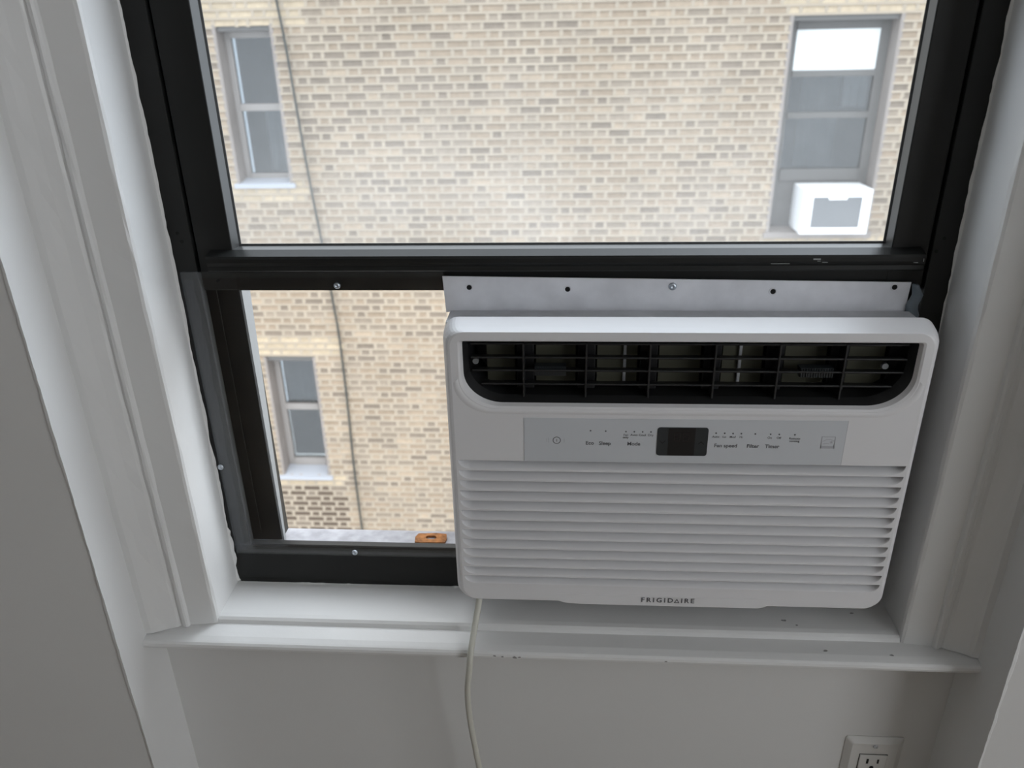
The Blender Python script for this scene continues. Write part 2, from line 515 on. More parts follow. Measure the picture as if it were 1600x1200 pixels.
# outside ledge
tag(obj('trim_8', swept([(.0125, .70), (.0125, .7548), (.070, .7515), (.074, .750), (.074, .70)], 'x', -.47, .45), M['ledge']), 'weathered grey outside ledge behind the window rail', 'ledge', kind='structure')

# ================================================================== THE WINDOW
win = empty('window_1', ((FX0+FX1)/2, 0, ZS))
tag(win, 'black aluminium sash window raised over the air conditioner', 'window', kind='structure')
obj('bottom_rail', swept([(.03, ZS), (.0, ZS), (-.0008, ZS+.006), (0, ZS+.022), (.0012, ZS+.04), (.002, .7745), (.0035, .776), (.012, .776), (.012, .75), (.03, .75)], 'x', FX0, FX1), M['black'], win)
obj('head_rail', bbox(FX0, FX1, 0, .09, ZT-.05, ZT, bev=.002), M['black'], win)
for side in (-1, 1):
    if side < 0: e, i1, i2, st = FX0, -.3875, -.3836, -.361
    else: e, i1, i2, st = FX1, .3640, .3600, .337
    def bx(xa, xb, *r, bev=.0008):
        return bbox(min(xa, xb), max(xa, xb), *r, bev=bev)
    obj('frame_jamb', bx(e, i1, 0, .012, .776, ZT-.05), M['black'], win)
    obj('track_fin', bx(e, i2, .0265, .0285, .776, ZT-.05, bev=.0004), M['black'], win)
    obj('track_fin', bx(e, i1+side*.006, .017, .019, .776, ZT-.05, bev=.0004), M['black'], win)
    obj('outer_stop', bx(e, st, .034, .060, .760, 1.130), M['black'], win)
    obj('jamb_back', bx(e, e-side*.012, .010, .090, .776, ZT-.05), M['black'], win)
# pale strip on the outer stop (left of the opening), tapering down
bm = bmesh.new()
x0 = -.3610
vs = [bm.verts.new(p) for p in ((x0, .035, 1.125), (x0, .0595, 1.125), (x0, .0405, .753), (x0, .035, .753))]
vb = [bm.verts.new((v.co.x+.0025, v.co.y, v.co.z)) for v in vs]
bm.faces.new(vs); bm.faces.new(list(reversed(vb)))
for k in range(4): bm.faces.new((vs[k], vs[(k+1) % 4], vb[(k+1) % 4], vb[k]))
obj('weather_strip', bm, M['strip'], win)

# raised lower sash
SX0, SX1 = -.3855, .3620
GZ0, GZ1 = 1.1515, 1.70
sash = empty('sash', (0, 0, 1.107)); sash.parent = win; sash.location = Vector((0, 0, 1.107))-ORG[win]
obj('stile', bbox(SX0, -.347, .003, .026, 1.107, GZ1+.04, bev=.001), M['black'], sash)
obj('stile', bbox(.326, SX1, .003, .026, 1.107, GZ1+.04, bev=.001), M['black'], sash)
obj('top_rail', bbox(-.347, .326, .003, .026, GZ1, GZ1+.04, bev=.001), M['black'], sash)
rail = [(.026, 1.107), (.003, 1.107), (.0025, 1.1285), (.0025, 1.1505), (.012, 1.1515), (.026, 1.1515)]
obj('bottom_rail', swept(rail, 'x', -.347, .326), M['black'], sash)
lift = [(.003, 1.1305), (-.0085, 1.1305), (-.0105, 1.1325), (-.0095, 1.1365), (-.0110, 1.1385), (-.0122, 1.1410), (-.0122, 1.1450), (-.0108, 1.1475), (.003, 1.1512)]
obj('lift_rail', swept(lift, 'x', -.3705, .3545), M['black'], sash)
# glazing bead: sloping ring round the pane
bm = bmesh.new()
o_ = [(-.347, 1.1510), (.326, 1.1510), (.326, GZ1), (-.347, GZ1)]
i_ = [(-.3432, 1.1526), (.3235, 1.1526), (.3235, GZ1-.008), (-.3432, GZ1-.008)]
loops(bm, [[(x, .004, z) for x, z in o_], [(x, .0135, z) for x, z in i_], [(x, .016, z) for x, z in i_]])
obj('glazing_bead', bm, M['bead'], sash)
bm = bmesh.new()
i2_ = [(-.3416, 1.1545), (.3218, 1.1545), (.3218, GZ1-.011), (-.3416, GZ1-.011)]
loops(bm, [[(x, .0135, z) for x, z in i_], [(x, .0150, z) for x, z in i2_], [(x, .0165, z) for x, z in i2_]])
obj('gasket', bm, M['rubber'], sash)
bm = bmesh.new(); bm.faces.new([bm.verts.new((x, .0158, z)) for x, z in ((-.3445, 1.1515), (.325, 1.1515), (.325, GZ1-.005), (-.3445, GZ1-.005))])
obj('pane', bm, M['pane'], sash)
# upper outer sash (mostly above the picture)
us = empty('upper_sash', (0, .05, 1.46)); us.parent = win; us.location = Vector((0, .05, 1.46))-ORG[win]
for a_ in ((-.385, -.345, .040, .062, 1.50, ZT-.05), (.318, .362, .040, .062, 1.50, ZT-.05), (-.345, .318, .040, .062, 1.66, 1.70), (-.345, .318, .040, .062, ZT-.09, ZT-.05)):
    obj('frame_bar', boxes(a_), M['black'], us)
bm = bmesh.new(); bm.faces.new([bm.verts.new((x, .051, z)) for x, z in ((-.345, 1.70), (.318, 1.70), (.318, ZT-.09), (-.345, ZT-.09))])
obj('pane', bm, M['paneclean'], us)
# screw holes in the frame and scratches on the lift rail
for x, z in ((-.401, 1.170), (-.398, 1.161), (.373, 1.161), (.368, 1.148)):
    bm = bmesh.new(); cyl_y(bm, x, z, .0018, -.0006, .001, 10); obj('screw_hole', bm, M['hole'], win)
bm = bmesh.new()
for x, z, a, b in ((.250, 1.1437, .007, .0012), (.252, 1.1418, .003, .0006), (.258, 1.1405, .005, .0006), (.215, 1.1392, .018, .0004), (.345, 1.140, .004, .0005), (.352, 1.1425, .0006, .003)):
    box(bm, x-a/2, x+a/2, -.0131, -.0105, z-b/2, z+b/2)
obj('scratch', bm, M['strip'], sash)

# ------------------------------------------------------------------ clear acrylic sheet in the gap
ac0 = empty('acrylic_sheet', (-.265, -.003, .766))
tag(ac0, 'clear acrylic sheet screwed over the gap left of the air conditioner', 'plastic sheet')
obj('sheet', boxes((-.4045, -.1235, -.0042, -.0012, .7665, 1.1285)), M['acrylic'], ac0)
bm = bmesh.new()
box(bm, -.4050, -.4046, -.0044, -.0010, .7665, 1.1285)
obj('cut_edge', bm, M['film'], ac0)
obj('cut_edge', boxes((-.4045, -.1235, -.0044, -.0010, 1.1286, 1.1289)), M['film'], ac0)
# thin translucent film strip along the edge, wavy bluish band at the lower corner
bm = bmesh.new()
P = []
rr = random.Random(4)
for i in range(31):
    z = .772+(1.122-.772)*i/30
    P.append((bm.verts.new((-.402, -.0046, z)), bm.verts.new((-.391+rr.uniform(-.001, .0015), -.0052-.0015*math.sin(i*.7)**2, z))))
for i in range(30): bm.faces.new((P[i][0], P[i][1], P[i+1][1], P[i+1][0]))
obj('film', bm, M['film'], ac0)
bm = bmesh.new(); P = []
for i in range(25):
    t = i/24; x = -.398+t*.06
    P.append((bm.verts.new((x, -.0050, .7765+.003*rr.random())), bm.verts.new((x, -.0065-.002*math.sin(t*9), .7835+.006*math.sin(math.pi*t)))))
for i in range(24): bm.faces.new((P[i][0], P[i+1][0], P[i+1][1], P[i][1]))
obj('film', bm, M['film'], ac0)


def screw_bm(x, y, z, r=.0034):
    bm = bmesh.new()
    n = 16
    def ring(rad, yy): return [(x+rad*math.cos(2*math.pi*k/n), yy, z+rad*math.sin(2*math.pi*k/n)) for k in range(n)]
    R = loops(bm, [ring(r, y), ring(r, y-.0006), ring(r*.8, y-.0016), ring(r*.5, y-.0021), ring(r*.36, y-.0021), ring(r*.3, y-.0010)])
    bm.faces.new(R[-1])
    return bm


for x, z in ((-.237, 1.1145), (-.4035, .891), (-.2545, .7715)):
    o = obj('screw', screw_bm(x, -.0042, z, .0036), M['screw'], ac0, origin=(x, -.0042, z), smooth=True)
bm = bmesh.new(); cyl_y(bm, -.365, 1.120, .0016, -.0048, -.0040, 10); obj('screw_hole', bm, M['hole'], ac0)

# rusted washer outside on the ledge
bm = bmesh.new()
zc = .7537; cx, cy = -.169, .0525
outer = [(cx+a, cy+b) for a, b in ((-.0200, -.0095), (-.012, -.0108), (.004, -.0102), (.0195, -.0098), (.0205, -.001), (.0190, .0085), (.006, .0102), (-.0065, .0092), (-.0180, .0088), (-.0212, .001))]
n = len(outer)
inner = [(cx+.0072*math.cos(math.atan2(y-cy, x-cx)), cy+.0045*math.sin(math.atan2(y-cy, x-cx))) for x, y in outer]
loops(bm, [[(x, y, zc-.001) for x, y in outer], [(x, y, zc+.0016) for x, y in outer], [(x, y, zc+.0020) for x, y in inner], [(x, y, zc-.001) for x, y in inner]])
tag(obj('rusted_washer', bm, M['rust'], origin=(cx, cy, zc-.001)), 'rust orange square washer lying on the outside ledge', 'washer')

# scrap of pale blue plastic wedged beside the mounting plate
bm = bmesh.new()
rr = random.Random(12); rings = []
for i in range(9):
    z = 1.074+.042*i/8
    wd = .0055*math.sin(math.pi*(i+.7)/9.4)+.0015
    cxx = .3535+.0022*math.sin(i*1.3)
    rings.append([(cxx+wd*math.cos(2*math.pi*k/10)*(1+.3*rr.uniform(-1, 1)), -.0065+.0035*math.sin(2*math.pi*k/10), z) for k in range(10)])
R = loops(bm, rings); bm.faces.new(R[0]); bm.faces.new(R[-1])
tag(obj('plastic_scrap', bm, M['blue'], origin=(.3535, -.0065, 1.074), smooth=True), 'crumpled pale blue plastic scrap wedged at right end of the metal plate', 'plastic scrap')

# ================================================================== THE AIR CONDITIONER
A0, A1, B0, B1 = -.1195, .3605, .7560, 1.0950
YF = -.070
ac = empty('air_conditioner', ((A0+A1)/2, 0, B0))
tag(ac, 'white window air conditioner with black louvres mounted in the raised sash', 'air conditioner')

# front bezel: rounded shell with two openings in its face
bm = bmesh.new()
N = 8


def ring_at(ins, y, top=0., zlow=0.):
    return [(x, y, z) for x, z in rrect(A0+ins, A1-ins, B0+ins*.55+zlow, B1-ins-top, .018, .018, .016, .016, N)]


SHELL = [ring_at(.0010, -.010, .0095), ring_at(0., -.012, .0105), ring_at(0., -.0450, .0105), ring_at(0., -.0455, .001), ring_at(0., -.0463), ring_at(0., -.0555, .0030), ring_at(.0012, -.0615, .0039), ring_at(.0036, -.0665, .0030), ring_at(.0062, -.0693, .0013), ring_at(.0085, YF, -.0008)]
R = loops(bm, SHELL)
face_outer = R[-1]


def rload(pts, y): return [bm.verts.new((x, y, z)) for x, z in pts]


# louvre opening: square top corners, wide rounded bottom corners
L0, L1, LZ0, LZ1 = -.1035, .3445, 1.0045, 1.0785


def louv(ins):
    x0, x1, z0, z1 = L0+ins, L1-ins, LZ0+ins, LZ1-ins*.5
    out = []
    n = 14
    rx, rz = .040, .034
    for k in range(n+1):
        t = math.radians(180+90*k/n); out.append((x0+rx+rx*math.cos(t)*1.0+(.0), z0+rz+rz*math.sin(t)))
    for k in range(n+1):
        t = math.radians(270+90*k/n); out.append((x1-rx+rx*math.cos(t), z0+rz+rz*math.sin(t)))
    for k in range(5):
        t = math.radians(90*k/4); out.append((x1-.003+.003*math.cos(t), z1-.003+.003*math.sin(t)))
    for k in range(5):
        t = math.radians(90+90*k/4); out.append((x0+.003+.003*math.cos(t), z1-.003+.003*math.sin(t)))
    return out


lo = rload(louv(0), YF)
# slatted intake opening
G0, G1, GA, GB = -.1088, .3498, .7805, .9435
PITCHZ = (GB-GA)/13
gr = rload([(G0, GA), (G1, GA), (G1, GB), (G0, GB)], YF)
# recess of the control label
C0, C1, CZ0, CZ1 = -.0385, .2845, .9440, .9945
XM = (A0+A1)/2
mids = [bm.verts.new((XM, YF, z_)) for z_ in (face_outer[0].co.z*0+min(v_.co.z for v_ in face_outer), GA, GB, LZ0, LZ1, max(v_.co.z for v_ in face_outer))]
for sgn in (-1, 1):
    half = lambda L: [v_ for v_ in L if sgn*(v_.co.x-XM) > 0]
    def updown(L, up):          # boundary vertices of one half, ordered from bottom to top
        H_ = set(half(L)); n_ = len(L)
        ends = [i for i in range(n_) if L[i] in H_ and (L[i-1] not in H_ or L[(i+1) % n_] not in H_)]
        i0 = min(ends, key=lambda i: L[i].co.z)
        step = 1 if L[(i0+1) % n_] in H_ else -1
        seq = [L[(i0+step*j) % n_] for j in range(len(H_))]
        return seq if up else list(reversed(seq))
    ring_ = [mids[0]]+updown(face_outer, True)+[mids[5], mids[4]]+updown(lo, False)+[mids[3], mids[2]]+updown(gr, False)+[mids[1]]
    bm.faces.new(ring_)
bm.normal_update()
bmesh.ops.triangulate(bm, faces=[f for f in bm.faces if len(f.verts) > 4], ngon_method="EAR_CLIP")
# bevelled lip going into the louvre opening
l0 = louv(0); l1 = louv(.0022); l2 = louv(.0042)
R1 = rload(l1, YF+.0012); R2 = rload(l2, YF+.0060); R3 = rload(l2, YF+.0075)
for a, b in ((lo, R1), (R1, R2), (R2, R3)):
    for k in range(len(a)):
        bm.faces.new((a[k], a[(k+1) % len(a)], b[(k+1) % len(a)], b[k]))
bez = obj('bezel', bm, M['white'], ac)
# low raised rim that follows the opening's lower edge
bm = bmesh.new()
q0 = louv(-.0065); q1 = louv(-.0045); q2 = louv(-.0022); q3 = louv(-.0005)
k0, k1 = 0, 30
rng = list(range(0, 30))
rows = [[(q[k][0], y, q[k][1]) for k in rng] for q, y in ((q0, YF+.0002), (q1, YF-.0006), (q2, YF-.0009), (q3, YF+.0002))]
loops(bm, rows, close=False)
obj('rim', bm, M['white'], bez, smooth=True)
# deep dark tunnel behind the opening
bm = bmesh.new()
t0, t1, t2 = louv(.0042), louv(.0085), louv(.012)
R = loops(bm, [[(x, YF+.0060, z) for x, z in t0], [(x, YF+.016, z) for x, z in t1], [(x, YF+.060, z) for x, z in t2]])
bm.faces.new(R[-1])
tun = obj('vent_duct', bm, M['vent'], ac)
# pieces of the evaporator seen inside
xs = [-.090, -.039, .024, .087, .151, .213, .276, .333]
for i in range(7):
    cxm = (xs[i]+xs[i+1])/2
    obj('coil_panel', bbox(xs[i]+.012, xs[i+1]-.010, YF+.036, YF+.042, 1.0165, 1.068, bev=0), M['coil'], tun)
    obj('deflector', bbox(xs[i+1]-.008, xs[i+1]+.010, YF+.031, YF+.046, 1.013, 1.071, bev=.001), M['vent'], tun)
for x in (.064, .180):
    obj('clip', bbox(x-.0015, x+.0015, YF+.033, YF+.0365, 1.018, 1.070, bev=.0003), M['cabinet'], tun)
for i, z in enumerate((1.0705, 1.0555, 1.0415, 1.0265)):      # horizontal vanes
    ix = (0, 0, .001, .010)[i]
    bm = swept([(YF+.0125, z-.0010), (YF+.0120, z), (YF+.0125, z+.0009), (YF+.030, z-.0035), (YF+.030, z-.0055)], 'x', xs[0]-.002+ix, xs[-1]+.002-ix)
    obj('vane', bm, M['vent'], ac)
for x in xs[1:-1]:                                            # upright fins
    obj('fin', bbox(x-.0009, x+.0009, YF+.0110, YF+.030, 1.0125, 1.071, bev=.0003), M['vent'], ac)
for cxm in (-.012, .252):                                     # ribbed thumb grips
    bm = bmesh.new(); box(bm, cxm-.016, cxm+.016, YF+.016, YF+.026, 1.0345, 1.0445)
    for k in range(13): box(bm, cxm-.0155+k*.0025, cxm-.0143+k*.0025, YF+.0146, YF+.0162, 1.0350, 1.0440)
    obj('thumb_grip', bm, M['disp'], ac)
for x, z in ((-.088, 1.049), (.318, 1.046)):
    bm = bmesh.new(); cyl_y(bm, x, z, .0032, YF+.018, YF+.022, 12); obj('pivot', bm, M['unitgrille'], ac)

# intake slats: the lip of each curves up at both ends into the flat frame
bm = bmesh.new()
obj('grille_back', boxes((G0-.001, G1+.001, YF+.0215, YF+.0230, GA-.001, GB+.001)), M['white'], ac)
xs_ = []
RAD = .0135
for k in range(9): xs_.append((k/8)**1.6*RAD)
cols = [G0+t for t in xs_]+[G1-t for t in reversed(xs_)]
hts = []
for i, x in enumerate(cols):
    t = min(x-G0, G1-x)
    t = min(t, RAD)
    u = 1-t/RAD
    hts.append(1-math.sqrt(max(0, 1-u*u)))
LIP = .0028
DEP = .0180
v = {}
for i, (x, h) in enumerate(zip(cols, hts)):
    rise = (PITCHZ-LIP)*h
    d = DEP*(1-h)
    prof = [(YF+.003, -.0002), (YF, 0.0), (YF, LIP-.0008+rise), (YF+.0008, LIP+rise), (YF+.0012+d*.45, LIP+.0015+(rise*.7 if h > 0 else 0)+(PITCHZ-LIP)*.40*(1-h)), (YF+.002+d, PITCHZ+.0012), ]
    v[i] = [bm.verts.new((x, yy, zz)) for yy, zz in prof]
for i in range(len(cols)-1):
    for k in range(5):
        bm.faces.new((v[i][k], v[i+1][k], v[i+1][k+1], v[i][k+1]))
s0 = obj('slat', bm, M['white'], ac, origin=(0, 0, 0))
s0.location = Vector((0, 0, GA))-ORG[ac]; ORG[s0] = Vector((0, 0, GA))
for k in range(1, 13): inst(s0, 'slat', (0, 0, GA+k*PITCHZ), ac)

# bottom lip: the middle of the face runs lower than the corners
bm = bmesh.new()
prism(bm, [(-.004, .770), (-.002, .7605), (.004, .7580), (.022, .7566), (.222, .7566), (.228, .7580), (.232, .7605), (.234, .770)], 'y', YF-.0004, YF+.012)
obj('bottom_lip', bm, M['white'], bez)

# control label
lab = obj('control_label', bbox(C0, C1, YF-.0005, YF+.001, CZ0, CZ1, bev=0), M['label'], ac)
bm = bmesh.new()
bm.free()
for a in ((C1, C1+.0005, CZ0, CZ1), (C0-.0004, C0, CZ0, CZ1)): obj('label_joint', boxes((a[0], a[1], YF-.0004, YF+.001, a[2], a[3])), M['ink2'], lab)
bm = bmesh.new(); prism(bm, rrect(.0975, .1485, .9530, .9855, .0028, .0028, .0028, .0028, 4), 'y', YF-.0012, YF)
dsp = obj('display', bm, M['disp'], ac)
obj('screen', boxes((.1085, .1355, YF-.0014, YF-.0010, .9532, .9853)), M['disp2'], dsp)
bm = bmesh.new()
for cx_ in (.1175, .1265):          # unlit twin seven-segment digits
    for a in ((-.0028, .0028, .9790, .9796), (-.0028, .0028, .9745, .9751), (-.0028, .0028, .9700, .9706), (-.0031, -.0026, .9703, .9748), (.0026, .0031, .9703, .9748), (-.0031, -.0026, .9748, .9793), (.0026, .0031, .9748, .9793)):
        box(bm, cx_+a[0], cx_+a[1], YF-.0016, YF-.0013, a[2], a[3])
obj('digits', bm, M['seg'], dsp)
for cx_, s in ((.1030, -1), (.1420, 1)):    # down and up arrows
    bm = bmesh.new()
    for sx in (-1, 1):
        p = [(cx_, .9685+s*.0014), (cx_+sx*.0028, .9685-s*.0014), (cx_+sx*.0028, .9685-s*.0021), (cx_, .9685+s*.0007)]
        vs = [bm.verts.new((x, YF-.00125, z)) for x, z in p]
        bm.faces.new(vs)
    obj('arrow_key', bm, M['hole'], dsp)


def text_mesh(name, s, x, z, size, mt, parent, y=YF-.0007, align='CENTER', bold=0., spacing=1.):
    cu = bpy.data.curves.new('text', 'FONT')
    cu.body = s; cu.size = size; cu.align_x = align; cu.align_y = 'CENTER'; cu.space_character = spacing; cu.offset = bold
    cu.resolution_u = 3
    o = bpy.data.objects.new('text', cu); C.objects.link(o)
    bpy.context.view_layer.update()
    dg = bpy.context.evaluated_depsgraph_get()
    me = bpy.data.meshes.new_from_object(o.evaluated_get(dg))
    bpy.data.objects.remove(o); bpy.data.curves.remove(cu)
    me.name = name
    me.materials.clear()
    me.transform(Matrix.Translation((x, y, z)) @ Matrix.Rotation(math.radians(90), 4, 'X'))
    return link(name, me, mt, parent)


for s, x, z in (('Eco', .0290, .9662), ('Sleep', .0445, .9660), ('Mode', .0740, .9658), ('Fan speed', .1670, .9650), ('Filter', .1942, .9648), ('Timer', .2135, .9648)):
    text_mesh('lettering', s, x, z, .0058, M['ink'], lab, bold=.00012)
for s, x, z in (('Fan', .0655, .9762), ('only', .0655, .9733), ('Auto', .0738, .9762), ('Cool', .0823, .9762), ('Dry', .0908, .9762), ('Auto', .1562, .9752), ('Lo', .1648, .9752), ('Med', .1731, .9752), ('Hi', .1814, .9752), ('On', .2100, .9748), ('Off', .2190, .9748), ('Remote', .2348, .9742), ('sensing', .2348, .9713)):
    text_mesh('lettering', s, x, z, .0035, M['ink'], lab, bold=.00003)
for x, z in ((.0295, .9806), (.0450, .9803), (.0655, .9800), (.0740, .9800), (.0824, .9799), (.0908, .9799), (.1562, .9794), (.1648, .9794), (.1731, .9792), (.1814, .9792), (.1953, .9790), (.2105, .9789), (.2190, .9788), (.2345, .9786)):
    bm = bmesh.new(); cyl_y(bm, x, z, .00085, YF-.0008, YF-.0004, 10); obj('indicator', bm, M['ink'], lab)
# power symbol: a ring with a bar
bm = bmesh.new()
n = 28
loops(bm, [[(-.0050+r*math.cos(2*math.pi*k/n), YF-.0007, .9690+r*math.sin(2*math.pi*k/n)) for k in range(n)] for r in (.0042, .0034)])
box(bm, -.0053, -.0047, YF-.0008, YF-.0006, .9675, .9705)
obj('power_button', bm, M['ink'], lab)
# worn smudge round the power button
bm = bmesh.new()
for dx, a in ((-.0085, .003), (.0075, .0024), (-.0105, .002)): box(bm, -.005+dx, -.0046+dx, YF-.0006, YF-.0004, .969-a, .969+a)
obj('smudge', bm, M['ink2'], lab)
# efficiency emblem: framed square with a swoosh, a star and a caption bar
bm = bmesh.new()
ex, ez, es = .2683, .9702, .0068
for a in ((-es, es, es-.0006, es), (-es, es, -es, -es+.0028), (-es, -es+.0006, -es, es), (es-.0006, es, -es, es)):
    box(bm, ex+a[0], ex+a[1], YF-.0008, YF-.0005, ez+a[2], ez+a[3])
arc = [(ex-.0055+.011*t, ez+.0005+.0035*math.sin(math.pi*(.1+.75*t))) for t in [k/14 for k in range(15)]]
va = [bm.verts.new((x, YF-.00075, z)) for x, z in arc]; vb = [bm.verts.new((x, YF-.00075, z-.0007)) for x, z in arc]
for k in range(14): bm.faces.new((va[k], va[k+1], vb[k+1], vb[k]))
st = []
for k in range(10):
    r = .0021 if k % 2 == 0 else .0009
    t = math.radians(90+36*k); st.append(bm.verts.new((ex+.0032+r*math.cos(t), YF-.00078, ez+.0004+r*math.sin(t))))
bm.faces.new(st)
va = [(ex-.005, ez-.0020), (ex+.001, ez-.0012), (ex+.0015, ez-.0006), (ex-.005, ez-.0013)]
bm.faces.new([bm.verts.new((x, YF-.00075, z)) for x, z in va])
obj('emblem', bm, M['ink2'], lab)
# maker's lettering on the bottom band: the second-last vowel is a bare triangle
text_mesh('brand_lettering', 'FRIGID', .0912, .7648, .0088, M['ink'], bez, y=YF-.0009, align='LEFT', bold=.0002, spacing=1.42)
text_mesh('brand_lettering', 'IRE', .1357, .7648, .0088, M['ink'], bez, y=YF-.0009, align='LEFT', bold=.0002, spacing=1.38)
bm = bmesh.new()
T0 = [(.1281, .7617), (.1345, .7617), (.1313, .7679)]; cxx, czz = .1313, .7637
T1 = [(cxx+(x-cxx)*.52, czz+(z-czz)*.52) for x, z in T0]
loops(bm, [[(x, YF-.0009, z) for x, z in T0], [(x, YF-.0009, z) for x, z in T1]])
obj('brand_lettering', bm, M['ink'], bez)

# sheet-metal cabinet going out through the window
obj('cabinet', bbox(-.108, .345, -.0095, .240, .7795, 1.0865, bev=.002), M['cabinet'], ac)
obj('cabinet_top', bbox(-.1180, .3500, -.0445, -.0080, 1.0835, 1.0885, bev=.001), M['cabinet'], ac)
bm = bmesh.new()
# mounting plate: folded strip screwed to the sash
zt0, zt1 = 1.1250, 1.1180
P4 = [(-.1225, 1.0860), (.3465, 1.0860), (.3475, zt1), (-.1245, zt0)]
A_ = [bm.verts.new((x, -.0062, z)) for x, z in P4]; B_ = [bm.verts.new((x, -.0045, z)) for x, z in P4]
bm.faces.new(A_); bm.faces.new(list(reversed(B_)))
for k in range(4): bm.faces.new((A_[k], A_[(k+1) % 4], B_[(k+1) % 4], B_[k]))
pl = obj('mounting_plate', bm, M['plate'], ac)
obj('screw', screw_bm(.1120, -.0062, 1.1140, .0040), M['screw'], pl, origin=(.112, -.0062, 1.114), smooth=True)
for x, z in ((-.097, 1.1130), (.005, 1.1110), (.213, 1.1085), (.332, 1.1130)):
    bm = bmesh.new(); n = 16
    R = loops(bm, [[(x+r*math.cos(2*math.pi*k/n), y, z+r*math.sin(2*math.pi*k/n)) for k in range(n)] for r, y in ((.0040, -.0063), (.0036, -.0068), (.0028, -.0064))])
    ho = obj('hole_rim', bm, M['plate'], pl)
    bm = bmesh.new(); disc(bm, x, -.00645, z, .0027); obj('screw_hole', bm, M['hole'], ho)

# power cord hanging from the underside, over the sill nosing
bm = bmesh.new()
tube(bm, spline([(-.0935, -.050, .775), (-.0945, -.058, .752), (-.0985, -.078, .728), (-.1015, -.100, .711), (-.1035, -.1075, .690), (-.1070, -.108, .655), (-.1065, -.106, .610), (-.1020, -.104, .555), (-.0970, -.103, .500), (-.095, -.100, .40), (-.085, -.098, .20), (-.06, -.110, .02), (-.02, -.16, .006), (.10, -.22, .006)]), .0036, 12)
obj('power_cord', bm, M['cord'], ac, smooth=True)

# ================================================================== WALL OUTLET
oz, ox = .4905, .3915
YO = YP
ol = empty('wall_outlet', (ox, YO, oz-.06))
tag(ol, 'white wall outlet with rectangular socket below the sill', 'outlet')
bm = bmesh.new()
pw, ph = .0352, .0590
def prr(i, y): return [(x, y, z) for x, z in rrect(ox-pw+i, ox+pw-i, oz-ph+i, oz+ph-i, .003, .003, .003, .003, 3)]
R = loops(bm, [prr(0, YO), prr(0, YO-.0012), prr(.0075, YO-.0060)])
bm.faces.new(R[-1])
obj('cover_plate', bm, M['sock'], ol)
obj('socket', bbox(ox-.0165, ox+.0165, YO-.0078, YO-.004, oz-.034, oz+.034, bev=.0006), M['sock'], ol)
bm = bmesh.new()
for a in ((ox-.0172, ox-.0165, oz-.0345, oz+.0345), (ox+.0165, ox+.0172, oz-.0345, oz+.0345), (ox-.0172, ox+.0172, oz+.034, oz+.0347), (ox-.0172, ox+.0172, oz-.0347, oz-.034)):
    box(bm, a[0], a[1], YO-.0063, YO-.005, a[2], a[3])
obj('socket_gap', bm, M['blackgap'], ol)
for zc_ in (oz+.0195, oz-.0195):
    bm = bmesh.new(); box(bm, ox-.0078, ox-.0052, YO-.0082, YO-.006, zc_+.0005, zc_+.0085); obj('slot', bm, M['hole'], ol)
    bm = bmesh.new(); box(bm, ox+.0052, ox+.0074, YO-.0082, YO-.006, zc_+.0012, zc_+.0080); obj('slot', bm, M['hole'], ol)
    bm = bmesh.new(); cyl_y(bm, ox, zc_-.0060, .0026, YO-.0082, YO-.006, 12); obj('ground_hole', bm, M['hole'], ol)
for dz in (.0480, -.0480):
    obj('screw', screw_bm(ox, YO-.0060, oz+dz, .0030), M['cabinet'], ol, origin=(ox, YO-.006, oz+dz), smooth=True)

# ================================================================== OUTSIDE
D = 6.13
GX0, GX1, GZA, GZB = -9.0, 4.3, -7.0, 4.5
BX0, BX1, BZ0, BZ1 = -4.4, 4.2, -4.3, 2.45        # brick-by-brick area
WINS = [(-2.93, -2.43, .18, 1.482), (1.80, 2.668, -.282, 1.464), (-2.955, -2.448, -2.865, -1.502)]
wo_ = empty('wall_opposite', ((GX0+GX1)/2, D, GZA))
tag(wo_, 'buff brick wall of the building across the courtyard', 'brick wall', kind='structure')
# backing masonry with the three window openings left free
bk = bmesh.new()
zs = sorted({GZA, GZB}|{a for q in WINS for a in q[2:]})
for za, zb in zip(zs[:-1], zs[1:]):
    cuts = sorted([(q[0], q[1]) for q in WINS if q[2] < zb-1e-6 and q[3] > za+1e-6])
    x = GX0
    for a, b in cuts:
        box(bk, x, a, D+.0005, D+.35, za, zb); x = b
    box(bk, x, GX1, D+.0005, D+.35, za, zb)
obj('masonry', bk, M['farbrick'], wo_)

CO, PX = .0654, .299
LS, LH, JW = .174, .075, .025
BH, BJ = .0475, .0179


def in_win(x0, x1, z0, z1):
    for a, b, c, d in WINS:
        if x1 > a+.002 and x0 < b-.002 and z1 > c+.002 and z0 < d-.002: return (a, b, c, d)
    return None


def tint_at(xc, zc, rr):
    """fired colour of a brick"""
    for a, b, c, d in WINS:      # pale brick bands at head and foot of each opening
        if a-.10 < xc < b+.27 and (d-.01 < zc < d+.21): return 'pale'
        if a-.10 < xc < b+.20 and (c-.125 < zc < c+.01): return 'pale'
    if -3.2 < xc < -2.25 and -3.75 < zc < -2.98:
        return 'soot' if rr.random() < .75 else 'dark'
    r = rr.random()
    return 'dark' if r < .20 else ('grey' if r < .48 else ('light' if r < .62 else 'mid'))


TINTS = {'mid': (0.286, 0.224, 0.164), 'light': (0.337, 0.268, 0.197), 'grey': (0.26, 0.213, 0.165), 'dark': (0.209, 0.17, 0.134), 'soot': (0.112, 0.085, 0.065), 'pale': (0.415, 0.339, 0.241)}


